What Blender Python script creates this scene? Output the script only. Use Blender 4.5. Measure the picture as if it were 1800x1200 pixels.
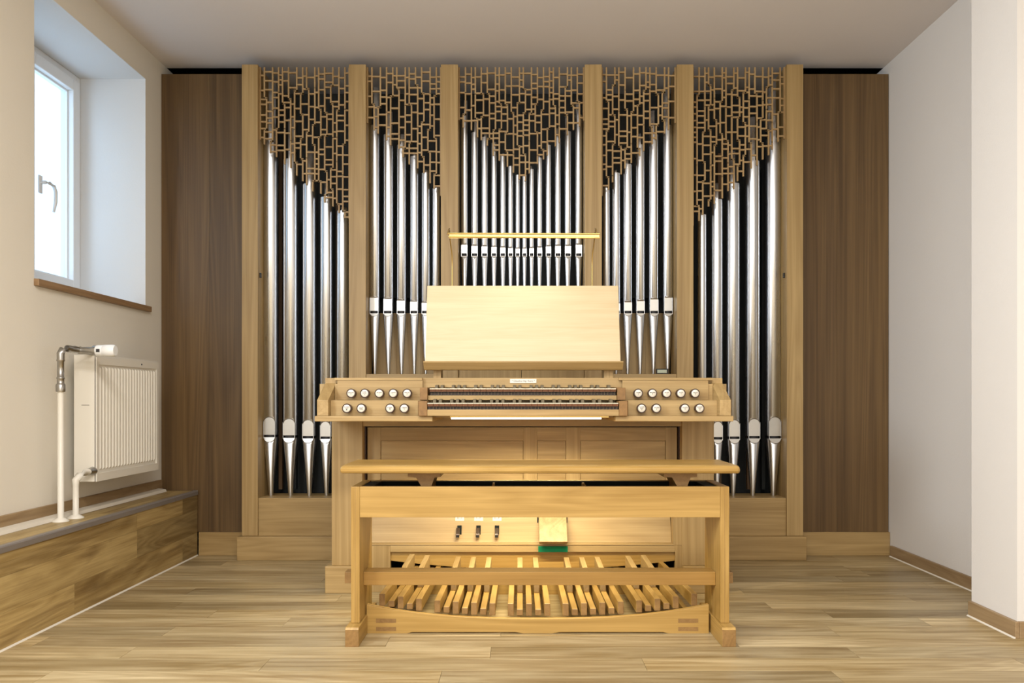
import bpy, bmesh, math, random
from mathutils import Vector, Matrix
random.seed(7)
SC = bpy.context.scene
for o in list(bpy.data.objects): bpy.data.objects.remove(o, do_unlink=True)
COL = SC.collection

# ------------------------------------------------------------------ camera, sky, lamps, exposure
F = 1450.0; CX = 912.0; CY = 700.0; CH = 0.9        # focal length and principal point in pixels of an 1800x1200 frame, eye height
cd = bpy.data.cameras.new('camera'); cam = bpy.data.objects.new('camera', cd); COL.objects.link(cam)
cam.location = (0, 0, CH); cam.rotation_euler = (math.pi/2, 0, 0)
cd.sensor_width = 36; cd.lens = F/1800*36
cd.shift_x = -(CX-900)/1800; cd.shift_y = (CY-600)/1800
cd.clip_start = 0.05; cd.clip_end = 100
SC.camera = cam
SC.view_settings.view_transform = 'Standard'; SC.view_settings.look = 'None'
SC.view_settings.gamma = 1; SC.view_settings.use_curve_mapping = False
SC.view_settings.exposure = -0.05

W = bpy.data.worlds.new('sky'); SC.world = W; W.use_nodes = True
bg = W.node_tree.nodes['Background']
bg.inputs[0].default_value = (0.60, 0.78, 1.0, 1); bg.inputs[1].default_value = 3.9

def area(name, loc, rot, sx, sy, power, col):
    l = bpy.data.lights.new(name, 'AREA'); l.shape = 'RECTANGLE'; l.size = sx; l.size_y = sy
    l.energy = power; l.color = col
    o = bpy.data.objects.new(name, l); COL.objects.link(o); o.location = loc; o.rotation_euler = rot
    return o
# ceiling lights of the room behind the camera, left-hand daylight, and a broad fill panel added on the rear wall
area('ceiling_light', (-0.2, 0.9, 2.79), (0, 0, 0), 1.6, 0.5, 92, (1.0, 0.95, 0.87))
area('ceiling_light', (0.3, -1.3, 2.79), (0, 0, 0), 1.6, 0.5, 92, (1.0, 0.95, 0.87))
area('daylight_fill', (-2.02, 1.2, 1.95), (0, math.radians(-90), 0), 1.2, 1.0, 92, (0.82, 0.91, 1.0))
area('daylight_fill', (0.6, -2.9, 1.6), (math.radians(90), 0, 0), 4.4, 2.1, 38, (0.98, 0.98, 0.98))  # added unseen panel, sized for fill and for reflections in the pipes

# ------------------------------------------------------------------ helpers
def PX(px, Y): return (px-CX)*Y/F
def PZ(py, Y): return CH+(CY-py)*Y/F
def srgb(r, g, b):
    f = lambda c: (c/255/12.92) if c/255 <= 0.04045 else ((c/255+0.055)/1.055)**2.4
    return (f(r), f(g), f(b), 1)

class MB:
    def __init__(s): s.v = []; s.f = []; s.sm = []
    def add(s, vs, fs, smooth=False):
        n = len(s.v); s.v += [tuple(v) for v in vs]; s.f += [tuple(i+n for i in f) for f in fs]; s.sm += [smooth]*len(fs); return s
    def box(s, x0, x1, y0, y1, z0, z1):
        x0, x1 = sorted((x0, x1)); y0, y1 = sorted((y0, y1)); z0, z1 = sorted((z0, z1))
        return s.add([(x0,y0,z0),(x1,y0,z0),(x1,y1,z0),(x0,y1,z0),(x0,y0,z1),(x1,y0,z1),(x1,y1,z1),(x0,y1,z1)],
                     [(0,3,2,1),(4,5,6,7),(0,1,5,4),(1,2,6,5),(2,3,7,6),(3,0,4,7)])
    def prism(s, pts, axis, a, b):
        # pts: polygon in the plane across 'axis'; x:(y,z) y:(x,z) z:(x,y)
        n = len(pts)
        def mk(p, t): return {'x': (t, p[0], p[1]), 'y': (p[0], t, p[1]), 'z': (p[0], p[1], t)}[axis]
        vs = [mk(p, a) for p in pts]+[mk(p, b) for p in pts]
        fs = [tuple(range(n)), tuple(range(2*n-1, n-1, -1))]+[(i, (i+1) % n + 0, (i+1) % n+n, i+n)[::-1] for i in range(n)]
        return s.add(vs, fs)
    def lathe(s, c, prof, n=24, axis='z', smooth=True, a0=0, a1=2*math.pi, cap=True):
        # prof: list of (radius, t) along axis from c
        full = abs(a1-a0-2*math.pi) < 1e-6; m = n if full else n+1
        vs = []
        for r, t in prof:
            for i in range(m):
                a = a0+(a1-a0)*i/n; u, w = r*math.cos(a), r*math.sin(a)
                vs.append({'z': (c[0]+u, c[1]+w, c[2]+t), 'y': (c[0]+u, c[1]+t, c[2]+w), 'x': (c[0]+t, c[1]+u, c[2]+w)}[axis])
        fs = []
        for k in range(len(prof)-1):
            for i in range(n if full else n):
                j = (i+1) % m
                fs.append((k*m+i, k*m+j, (k+1)*m+j, (k+1)*m+i))
        s.add(vs, fs, smooth)
        if cap and full:
            for k in (0, len(prof)-1):
                if prof[k][0] > 1e-5: s.add(vs[k*m:(k+1)*m], [tuple(range(m))])
        return s
    def tube(s, pts, r, n=10, smooth=True):
        pts = [Vector(p) for p in pts]; rings = []
        up = Vector((0, 0, 1))
        for i, p in enumerate(pts):
            d = (pts[min(i+1, len(pts)-1)]-pts[max(i-1, 0)]).normalized()
            a = d.cross(Vector((0, 1, 0)) if abs(d.y) < 0.9 else Vector((1, 0, 0))).normalized(); b = d.cross(a).normalized()
            rr = r[i] if isinstance(r, (list, tuple)) else r
            rings.append([p+a*rr*math.cos(2*math.pi*k/n)+b*rr*math.sin(2*math.pi*k/n) for k in range(n)])
        vs = [v for q in rings for v in q]
        fs = [(i*n+k, i*n+(k+1) % n, (i+1)*n+(k+1) % n, (i+1)*n+k) for i in range(len(pts)-1) for k in range(n)]
        s.add(vs, fs, smooth); s.add(rings[0], [tuple(range(n))]); s.add(rings[-1], [tuple(range(n))])
        return s
    def build(s, name, mat, parent=None, bevel=0, kind=None, label=None):
        off = ORG.get(parent.name, Vector((0, 0, 0))) if parent else Vector((0, 0, 0))
        # part origin: centre of its box (keeps grain local to each piece)
        xs = [v[0] for v in s.v]; ys = [v[1] for v in s.v]; zs = [v[2] for v in s.v]
        c = Vector(((min(xs)+max(xs))/2, (min(ys)+max(ys))/2, (min(zs)+max(zs))/2))
        me = bpy.data.meshes.new(name); me.from_pydata([tuple(Vector(v)-c) for v in s.v], [], s.f)
        bm = bmesh.new(); bm.from_mesh(me); bmesh.ops.recalc_face_normals(bm, faces=bm.faces); bm.to_mesh(me); bm.free()
        me.polygons.foreach_set('use_smooth', s.sm)
        me.materials.append(mat); me.update()
        o = bpy.data.objects.new(name, me); COL.objects.link(o)
        o.location = c-off; ORG[o.name] = c
        if parent: o.parent = parent
        if bevel:
            b = o.modifiers.new('bevel', 'BEVEL'); b.width = bevel; b.segments = 2; b.limit_method = 'ANGLE'; b.angle_limit = math.radians(40)
            b.harden_normals = False
        if kind: o['kind'] = kind
        if label: o['label'] = label
        return o
ORG = {}
def endface(o, idx):
    o.data.materials.append(oakE)
    for i in idx: o.data.polygons[i].material_index = 1
    return o
def thing(name, loc, label=None, cat=None, group=None, kind=None):
    o = bpy.data.objects.new(name, None); COL.objects.link(o); o.location = loc; o.empty_display_size = 0.1
    ORG[o.name] = Vector(loc); return tag(o, label, cat, group, kind)
def tag(o, label=None, cat=None, group=None, kind=None):
    if label: o['label'] = label
    if cat: o['category'] = cat
    if group: o['group'] = group
    if kind: o['kind'] = kind
    return o
def dup(o, parent, dloc):
    c = o.copy(); COL.objects.link(c); c.parent = parent; c.location = o.location+Vector(dloc)
    ORG[c.name] = ORG[o.name]+Vector(dloc)
    for ch in o.children: 
        d = ch.copy(); COL.objects.link(d); d.parent = c; ORG[d.name] = ORG[ch.name]+Vector(dloc)
    return c

# ------------------------------------------------------------------ materials
def mat_base(name, rough=0.5, metal=0, col=(0.8, 0.8, 0.8, 1)):
    m = bpy.data.materials.new(name); m.use_nodes = True
    b = m.node_tree.nodes['Principled BSDF']; b.inputs['Roughness'].default_value = rough; b.inputs['Metallic'].default_value = metal
    b.inputs['Base Color'].default_value = col
    return m, m.node_tree, b
def plain(name, col, rough=0.5, metal=0, bump=0, bscale=200, var=0.0, vscale=3):
    m, nt, b = mat_base(name, rough, metal, col); N, L = nt.nodes, nt.links
    tc = N.new('ShaderNodeTexCoord')
    nz = N.new('ShaderNodeTexNoise'); nz.inputs['Scale'].default_value = vscale; nz.inputs['Detail'].default_value = 4
    L.new(tc.outputs['Object'], nz.inputs['Vector'])
    hs = N.new('ShaderNodeMixRGB'); hs.blend_type = 'MIX'
    hs.inputs[1].default_value = tuple(c*(1-var) for c in col[:3])+(1,); hs.inputs[2].default_value = tuple(min(1, c*(1+var)) for c in col[:3])+(1,)
    L.new(nz.outputs[0], hs.inputs[0]); L.new(hs.outputs[0], b.inputs['Base Color'])
    if bump:
        n2 = N.new('ShaderNodeTexNoise'); n2.inputs['Scale'].default_value = bscale; n2.inputs['Detail'].default_value = 3
        L.new(tc.outputs['Object'], n2.inputs['Vector'])
        bp = N.new('ShaderNodeBump'); bp.inputs['Strength'].default_value = bump; bp.inputs['Distance'].default_value = 0.002
        L.new(n2.outputs[0], bp.inputs['Height']); L.new(bp.outputs[0], b.inputs['Normal'])
    return m
def wood(name, light, dark, axis='X', rough=0.45, fine=1.0, broad=0.5, contrast=0.7, knots=False, spec=0.5, streak=None, long=1.0):
    """grain along axis; light/dark colours; ObjectInfo colour multiplies; every piece gets its own stretch of grain"""
    m, nt, b = mat_base(name, rough); N, L = nt.nodes, nt.links
    b.inputs['Specular IOR Level'].default_value = spec
    tc = N.new('ShaderNodeTexCoord'); oi = N.new('ShaderNodeObjectInfo')
    mul = N.new('ShaderNodeVectorMath'); mul.operation = 'SCALE'; mul.inputs[0].default_value = (7.3, 5.1, 9.7)
    L.new(oi.outputs['Random'], mul.inputs['Scale'])
    ad = N.new('ShaderNodeVectorMath'); ad.operation = 'ADD'; L.new(tc.outputs['Object'], ad.inputs[0]); L.new(mul.outputs[0], ad.inputs[1])
    def mp(al, ac):
        p = N.new('ShaderNodeMapping'); al = al*long; s = {'X': (al, ac, ac), 'Y': (ac, al, ac), 'Z': (ac, ac, al)}[axis]
        p.inputs['Scale'].default_value = s; L.new(ad.outputs[0], p.inputs['Vector']); return p
    def nz(al, ac, det=3, dist=0.0, rg=0.5):
        n = N.new('ShaderNodeTexNoise'); n.inputs['Scale'].default_value = 1; n.inputs['Detail'].default_value = det
        n.inputs['Roughness'].default_value = rg; n.inputs['Distortion'].default_value = dist
        L.new(mp(al, ac).outputs[0], n.inputs['Vector']); return n.outputs[0]
    def math_(op, a, b_, c=None):
        n = N.new('ShaderNodeMath'); n.operation = op
        for i, v in enumerate((a, b_, c)):
            if v is None: continue
            if isinstance(v, (int, float)): n.inputs[i].default_value = v
            else: L.new(v, n.inputs[i])
        return n.outputs[0]
    fine_n = nz(6*fine, 260*fine, 3, 0, 0.6)
    mid_n = nz(1.6, 38, 4, 0.3, 0.55)
    # growth rings: contour lines of a slow field
    slow = nz(0.7, 5.0, 2, 0.5, 0.45)
    rings = math_('FRACT', math_('MULTIPLY', slow, 14), 0)
    rings = math_('ABSOLUTE', math_('SUBTRACT', rings, 0.5), 0)
    v = math_('ADD', math_('MULTIPLY', fine_n, 0.40), math_('MULTIPLY', mid_n, 0.65))
    v = math_('ADD', v, math_('MULTIPLY', rings, 0.30*broad*2))
    v = math_('ADD', v, math_('MULTIPLY', slow, 0.55))
    mr = N.new('ShaderNodeMapRange'); L.new(v, mr.inputs[0])
    mid = 0.95
    mr.inputs[1].default_value = mid-0.42/contrast*0.5; mr.inputs[2].default_value = mid+0.42/contrast*0.5
    mix = N.new('ShaderNodeMixRGB'); mix.inputs[1].default_value = dark; mix.inputs[2].default_value = light
    L.new(mr.outputs[0], mix.inputs[0]); out = mix.outputs[0]
    if streak:
        st = nz(0.9, 9, 5, 0.8, 0.6)
        mr2 = N.new('ShaderNodeMapRange'); L.new(st, mr2.inputs[0]); mr2.inputs[1].default_value = 0.52; mr2.inputs[2].default_value = 0.72
        mx = N.new('ShaderNodeMixRGB'); L.new(math_('MULTIPLY', mr2.outputs[0], streak[1]), mx.inputs[0]); L.new(out, mx.inputs[1]); mx.inputs[2].default_value = streak[0]
        out = mx.outputs[0]
    if knots:
        vo = N.new('ShaderNodeTexVoronoi'); vo.inputs['Scale'].default_value = 1; L.new(mp(1.1, 4.5).outputs[0], vo.inputs['Vector'])
        mr3 = N.new('ShaderNodeMapRange'); L.new(vo.outputs['Distance'], mr3.inputs[0]); mr3.inputs[1].default_value = 0.03; mr3.inputs[2].default_value = 0.16
        mr3.inputs[3].default_value = 0.75; mr3.inputs[4].default_value = 0
        mx = N.new('ShaderNodeMixRGB'); L.new(mr3.outputs[0], mx.inputs[0]); L.new(out, mx.inputs[1]); mx.inputs[2].default_value = tuple(c*0.45 for c in dark[:3])+(1,)
        out = mx.outputs[0]
    m2 = N.new('ShaderNodeMixRGB'); m2.blend_type = 'MULTIPLY'; m2.inputs[0].default_value = 1
    L.new(out, m2.inputs[1]); L.new(oi.outputs['Color'], m2.inputs[2]); L.new(m2.outputs[0], b.inputs['Base Color'])
    bp = N.new('ShaderNodeBump'); bp.inputs['Strength'].default_value = 0.12; bp.inputs['Distance'].default_value = 0.001
    L.new(fine_n, bp.inputs['Height']); L.new(bp.outputs[0], b.inputs['Normal'])
    return m
def emit(name, col, strength):
    m = bpy.data.materials.new(name); m.use_nodes = True; nt = m.node_tree; nt.nodes.clear()
    e = nt.nodes.new('ShaderNodeEmission'); e.inputs[0].default_value = col; e.inputs[1].default_value = strength
    o = nt.nodes.new('ShaderNodeOutputMaterial'); nt.links.new(e.outputs[0], o.inputs[0]); return m

OL, OD = srgb(190, 162, 112), srgb(148, 120, 74)
oakX = wood('oak_along_x', OL, OD, 'X', long=0.6); oakZ = wood('oak_along_z', OL, OD, 'Z', long=0.4); oakY = wood('oak_along_y', OL, OD, 'Y')
oakE = wood('oak_end_grain', srgb(160, 124, 74), srgb(128, 96, 54), 'Y', fine=0.6)
GL, GD = srgb(196, 160, 94), srgb(152, 118, 58)
benX = wood('golden_oak_x', GL, GD, 'X', 0.38, long=0.5); benY = wood('golden_oak_y', GL, GD, 'Y', 0.38); benZ = wood('golden_oak_z', GL, GD, 'Z', 0.38)
brownZ = wood('smoked_oak', srgb(126, 99, 62), srgb(80, 59, 33), 'Z', 0.42, long=0.3, broad=0.5, contrast=0.7, streak=(srgb(74, 54, 34), 0.5))
floorM = wood('floor_oak', srgb(214, 196, 156), srgb(142, 120, 80), 'X', 0.36, fine=0.6, broad=0.35, contrast=0.8, streak=(srgb(128, 102, 64), 0.75))
ledgeM = wood('ledge_oak', srgb(206, 182, 128), srgb(142, 116, 68), 'Y', 0.45, fine=0.6, broad=0.6, contrast=0.75, knots=True, streak=(srgb(98, 74, 42), 0.75))
skirtY = wood('skirting_oak_y', srgb(172, 148, 112), srgb(136, 110, 78), 'Y', 0.5, fine=0.7); skirtX = wood('skirting_oak_x', srgb(172, 148, 112), srgb(136, 110, 78), 'X', 0.5, fine=0.7)
latM = wood('fretwork_oak', srgb(180, 152, 108), srgb(146, 116, 74), 'Z', 0.5)
creamM = plain('cream_plaster', srgb(232, 227, 216), 0.85, bump=0.25, bscale=120, var=0.02)
whiteM = plain('white_plaster', srgb(224, 221, 218), 0.85, bump=0.25, bscale=120, var=0.02)
revealM = plain('reveal_plaster', srgb(228, 230, 232), 0.8, bump=0.2, bscale=120, var=0.01)
ceilM = plain('ceiling_plaster', srgb(226, 220, 218), 0.9, bump=0.15, bscale=90, var=0.02)
pvcM = plain('white_window_plastic', srgb(236, 238, 240), 0.3, var=0.01)
radM = plain('white_radiator_enamel', srgb(228, 224, 214), 0.35, var=0.01)
ductM = plain('white_duct', srgb(226, 220, 208), 0.45, var=0.01)
chromeM = plain('nickel_plated_brass', srgb(176, 174, 170), 0.28, 1.0, var=0.15, vscale=60)
greyM = plain('grey_edge_trim', srgb(138, 132, 128), 0.45, 0.3, var=0.03)
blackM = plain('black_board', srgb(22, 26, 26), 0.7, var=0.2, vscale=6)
darkgM = plain('dark_green_felt', srgb(14, 22, 20), 0.95, var=0.2, vscale=60)
greenM = plain('green_felt', srgb(0, 128, 84), 0.9, var=0.2, vscale=90)
ebonyM = plain('dark_turned_wood', srgb(58, 36, 24), 0.35, var=0.2, vscale=40)
porcM = plain('porcelain', srgb(222, 216, 204), 0.3, var=0.01)
boneM = plain('bone', srgb(236, 222, 196), 0.3, var=0.03, vscale=60)
keyB = plain('key_front_pearwood', srgb(108, 66, 38), 0.4, var=0.15, vscale=80)
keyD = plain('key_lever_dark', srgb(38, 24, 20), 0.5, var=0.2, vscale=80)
sharpM = plain('sharp_key_top', srgb(92, 80, 56), 0.6, var=0.15, vscale=60)
sharpB = plain('sharp_key_wood', srgb(120, 86, 56), 0.4, var=0.15, vscale=60)
inkM = plain('ink', srgb(40, 40, 44), 0.6)
brassM = plain('polished_brass', srgb(212, 182, 116), 0.3, 1.0, var=0.05, vscale=30)
steelM = plain('polished_steel', srgb(168, 158, 150), 0.25, 1.0, var=0.05, vscale=30)
lcdM = plain('grey_display', srgb(186, 196, 176), 0.3, var=0.03)
blkP = plain('black_plastic', srgb(24, 24, 24), 0.4, var=0.1)
innerM = plain('inner_woodwork', srgb(96, 72, 46), 0.6, var=0.2, vscale=5)
ledD = emit('led_warm_white', (1.0, 0.94, 0.85, 1), 25)
ledK = emit('led_white', (1.0, 0.90, 0.70, 1), 8)

def pipe_metal():
    m, nt, b = mat_base('polished_tin', 0.28, 1.0, srgb(220, 224, 230)); N, L = nt.nodes, nt.links
    tc = N.new('ShaderNodeTexCoord'); mp = N.new('ShaderNodeMapping'); mp.inputs['Scale'].default_value = (30, 30, 1.5)
    L.new(tc.outputs['Object'], mp.inputs[0]); n = N.new('ShaderNodeTexNoise'); n.inputs['Scale'].default_value = 1; n.inputs['Detail'].default_value = 3
    L.new(mp.outputs[0], n.inputs[0]); mr = N.new('ShaderNodeMapRange'); L.new(n.outputs[0], mr.inputs[0]); mr.inputs[3].default_value = 0.24; mr.inputs[4].default_value = 0.32
    L.new(mr.outputs[0], b.inputs['Roughness'])
    bp = N.new('ShaderNodeBump'); bp.inputs['Strength'].default_value = 0.02; bp.inputs['Distance'].default_value = 0.001; L.new(n.outputs[0], bp.inputs['Height']); L.new(bp.outputs[0], b.inputs['Normal'])
    return m
tinM = pipe_metal()
lipM = plain('burnished_tin_lip', srgb(200, 200, 198), 0.38, 1.0, var=0.04, vscale=20)
rimM = plain('painted_lip_shade', srgb(128, 120, 110), 0.35, 1.0, var=0.05)  # darker tone that paints shading round the pipe lips
def glass():
    m = bpy.data.materials.new('window_glass'); m.use_nodes = True; nt = m.node_tree; nt.nodes.clear()
    t = nt.nodes.new('ShaderNodeBsdfTransparent'); t.inputs[0].default_value = (0.93, 0.97, 0.98, 1)
    g = nt.nodes.new('ShaderNodeBsdfGlossy'); g.inputs['Roughness'].default_value = 0.02
    mx = nt.nodes.new('ShaderNodeMixShader'); o = nt.nodes.new('ShaderNodeOutputMaterial')
    mx.inputs[0].default_value = 0.07; nt.links.new(t.outputs[0], mx.inputs[1]); nt.links.new(g.outputs[0], mx.inputs[2]); nt.links.new(mx.outputs[0], o.inputs[0])
    return m
glassM = glass()

# ------------------------------------------------------------------ the room
XL, XR, ZC = -2.058, 2.13, 2.83       # left wall, right wall (recess), ceiling
YB, YF = 5.35, -3.0                   # back wall, wall behind the camera
XP, YP0, YP1 = 1.877, 3.107, 3.42     # projecting wall corner on the right
T = 0.12
floor = MB().box(-2.2, 3.4, YF-T, YB+T, -0.12, -0.006).build('floor', floorM, kind='structure')
YG = 4.822; gx = ((-2.2, -1.592), (1.600, 3.4))
ceil = MB().box(-2.6, 3.4, YF-T, YG, ZC, ZC+0.15).box(gx[0][1], gx[1][0], YG, YB+T, ZC, ZC+0.15).build('ceiling', ceilM, kind='structure')
for a, b in gx:
    g = MB().box(a, b, YG, YB+T, ZC+0.30, ZC+0.32).box(a, b, YG-0.02, YG, ZC+0.15, ZC+0.31).box(a, b, YB, YB+T, ZC, ZC+0.31)
    g.box(a-0.02, a, YG-0.02, YB+T, ZC, ZC+0.32).box(b, b+0.02, YG-0.02, YB+T, ZC+(0.15 if a < 0 else 0), ZC+0.32)
    g.box(a, b, YG+0.0005, YG+0.01, ZC-0.0005, ZC+0.16).box(a, b, 4.95, 4.97, 0.1, ZC-0.001); g.build('painted_shade', blackM, ceil)  # black-lined ceiling notch, added to give the dark shade above the side panels
MB().box(-2.2, 3.4, YB, YB+T, -0.05, ZC).build('wall_back', whiteM, kind='structure')
MB().box(-2.2, 3.4, YF-T, YF, -0.05, ZC).build('wall_front', creamM, kind='structure')
# left wall with the window niche
NY0, NY1, NZ0, NZ1, ND = 3.502, 4.549, 1.385, 2.662, 0.36
WT = 0.46
wl = MB()
wl.box(XL-WT, XL, YF, NY0, -0.05, ZC); wl.box(XL-WT, XL, NY1, YB, -0.05, ZC)
wl.box(XL-WT, XL, NY0, NY1, -0.05, NZ0); wl.box(XL-WT, XL, NY0, NY1, NZ1, ZC)
wallL = wl.build('wall_left', creamM, kind='structure')
rv = MB(); e = 0.002
rv.box(XL-ND, XL-0.0005, NY1-e, NY1+0.001, NZ0, NZ1); rv.box(XL-ND, XL-0.0005, NY0-0.001, NY0+e, NZ0, NZ1); rv.box(XL-ND, XL-0.0005, NY0, NY1, NZ1-e, NZ1+0.001)
rv.build('window_reveal', revealM, wallL)
# right wall: recess, then the projecting corner
wr = MB(); wr.box(XR, 3.4, YP1-0.01, YB, -0.05, ZC); wr.box(XP, 3.4, YP0, YP1, -0.05, ZC); wr.box(3.3, 3.4, YF, YP0, -0.05, ZC)
wallR = wr.build('wall_right', whiteM, kind='structure')

# floor planks: rows 0.132 m wide, 1.285 m long
rows0 = 3.122; PW, PL = 0.132, 1.285
known = {0: -1.354, -3: -0.86, -4: 1.031, -1: 0.80, 2: 1.29, 4: 1.76, 5: 1.04, 7: 1.60, 6: -0.6, 1: 0.35, 3: -0.2, -2: -0.1}
mesh_cache = {}
def plank(x0, x1, y0, y1):
    g = 0.0006; b = MB().box(x0+g, x1-g, y0+g, y1-g, -0.006, 0.0)
    o = b.build('plank', floorM, floor)
    t = random.choice([1.2, 1.1, 1.0, 0.95, 0.86, 0.76, 1.05])
    w = random.uniform(-0.03, 0.03); o.color = (t*(1+w*0.4), t, t*(1-w), 1)
    return o
for k in range(-15, 13):
    y0 = rows0+k*PW; y1 = y0+PW
    j = known.get(k, random.uniform(-1, 1))
    x = j-6*PL
    while x < 3.3:
        x0, x1 = max(x, XL), min(x+PL, 3.3)
        if x1-x0 > 0.03:
            plank(x0, x1, y0, y1)
        x += PL

# raised ledge along the left wall (boxed pipe run)
LX, LZ, LY0, LY1 = -1.842, 0.373, 1.2, 4.728
ledge = MB().box(XL+0.001, LX-0.008, LY0, LY1, 0, LZ-0.010).build('trim_1', ledgeM, kind='structure')
xs = (LX-0.008, LX)
for z0, z1, js in ((0.0, 0.132, (2.07, 3.42, 4.52)), (0.132, 0.264, (1.7, 2.9, 3.98)), (0.264, LZ-0.010, (1.7, 2.9, 3.98, 4.52))):
    ys = [LY0]+list(js)+[LY1]
    for a, b in zip(ys[:-1], ys[1:]):
        o = MB().box(LX-0.008, LX, a+0.0005, b-0.0005, z0+0.0004, z1-0.0004).build('plank', ledgeM, ledge); t = random.uniform(0.86, 1.14)
        if b == LY1: t = 0.72
        o.color = (t, t*0.99, t*0.97, 1)
for a, b in zip((LY0, 2.5, 3.785), (2.5, 3.785, LY1)):
    o = MB().box(XL+0.016, LX-0.006, a+0.0005, b-0.0005, LZ-0.010, LZ-0.001).build('plank', ledgeM, ledge); o.color = (0.95, 0.95, 0.95, 1)
MB().prism([(LX-0.022, LZ-0.004), (LX-0.022, LZ+0.0005), (LX+0.001, LZ+0.0005), (LX+0.004, LZ-0.004), (LX+0.004, LZ-0.024), (LX-0.0005, LZ-0.024), (LX-0.0005, LZ-0.004)], 'y', LY0, 4.41).build('edge_trim', greyM, ledge)
MB().prism([(LX-0.022, LZ-0.004), (LX-0.022, LZ+0.0005), (LX+0.001, LZ+0.0005), (LX+0.004, LZ-0.004), (LX+0.004, LZ-0.024), (LX-0.0005, LZ-0.024), (LX-0.0005, LZ-0.004)], 'y', 4.412, LY1).build('edge_trim', greyM, ledge)
MB().prism([(LX, 0), (LX+0.006, 0), (LX, 0.006)], 'y', LY0, LY1).build('sealant_line', ductM, ledge)
MB().box(XL, XL+0.016, LY0, LY1, LZ, LZ+0.062).build('baseboard_left', skirtY, kind='structure', bevel=0.002)
MB().prism([(XL+0.0165, LZ), (XL+0.066, LZ), (XL+0.060, LZ+0.014), (XL+0.022, LZ+0.018), (XL+0.0165, LZ+0.018)], 'y', LY0, LY1-0.06).build('trim_2', ductM, kind='structure')
# right baseboards
MB().box(XR-0.016, XR, YP1, 4.70, 0, 0.062).build('baseboard_right', skirtY, kind='structure', bevel=0.002)
bb = MB().box(XP-0.016, XP, YP0-0.016, YP1, 0, 0.062).build('baseboard_corner', skirtY, kind='structure', bevel=0.002)
MB().box(XP+0.0005, 3.3, YP0-0.016, YP0, 0, 0.062).build('skirting_board', skirtX, bb, bevel=0.002)
MB().prism([(XR-0.016, 0), (XR-0.022, 0), (XR-0.016, 0.005)], 'y', YP1, 4.70).build('trim_3', ductM, kind='structure')
MB().prism([(XP-0.016, 0), (XP-0.022, 0), (XP-0.016, 0.005)], 'y', YP0-0.016, YP1).build('trim_4', ductM, kind='structure')

# ------------------------------------------------------------------ window
WX = XL-ND+0.002           # front face of the frame
win = thing('window_1', (WX, (NY0+NY1)/2, NZ0+0.03), kind='structure')
def ring(mb, x0, x1, y0, y1, z0, z1, w, wb=None):
    wb = wb or w
    mb.box(x0, x1, y0, y0+w, z0, z1); mb.box(x0, x1, y1-w, y1, z0, z1)
    mb.box(x0, x1, y0+w, y1-w, z0, z0+wb); mb.box(x0, x1, y0+w, y1-w, z1-w, z1); return mb
fy0, fy1, fz0, fz1 = NY0+0.002, NY1-0.003, 1.43, NZ1-0.003
ring(MB(), WX-0.07, WX, fy0, fy1, fz0, fz1, 0.045, 0.05).build('window_frame', pvcM, win, bevel=0.003)
ymid = (fy0+fy1)/2
for a, b in ((fy0+0.04, ymid-0.002), (ymid+0.002, fy1-0.04)):
    s = ring(MB(), WX-0.055, WX+0.018, a, b, fz0+0.045, fz1-0.038, 0.062).build('sash', pvcM, win, bevel=0.004)
    MB().box(WX-0.026, WX-0.022, a+0.06, b-0.06, fz0+0.105, fz1-0.10).build('pane', glassM, s)
    ring(MB(), WX-0.021, WX-0.012, a+0.060, b-0.060, fz0+0.105, fz1-0.098, 0.012).build('glazing_bead', pvcM, s)
hy, hz = 4.125, 1.98
h = MB().box(WX+0.018, WX+0.028, hy-0.014, hy+0.014, hz-0.055, hz+0.035)
h.build('handle_plate', pvcM, win, bevel=0.004)
pts = [(WX+0.026, hy, hz), (WX+0.052, hy, hz), (WX+0.058, hy+0.02, hz+0.001), (WX+0.060, hy+0.055, hz-0.006), (WX+0.060, hy+0.072, hz-0.03), (WX+0.058, hy+0.075, hz-0.08), (WX+0.055, hy+0.062, hz-0.135)]
MB().tube(pts, [0.009, 0.009, 0.009, 0.009, 0.009, 0.009, 0.006], 10).build('handle', pvcM, win)
MB().box(WX-0.02, XL-0.06, NY0+0.004, NY1-0.004, NZ0+0.028, NZ0+0.045).build('inner_sill', pvcM, win, bevel=0.003)
MB().box(WX, XL+0.022, NY0-0.002, NY1+0.03, NZ0-0.006, NZ0+0.024).build('sill_board', wood('sill_oak', srgb(170,140,105), srgb(128,98,66),'Y'), win, bevel=0.003)
# outside: rendered wall of the light well
well = thing('outside_wall', (-4.1, 4.6, -0.5), 'rough pale plastered wall outside the window', 'wall')
MB().box(-4.3, -4.1, 2.0, 9.5, -0.5, 4.0).build('plaster_face', plain('outside_plaster', srgb(204, 204, 204), 0.9, bump=0.9, bscale=30, var=0.12, vscale=5), well)

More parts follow.
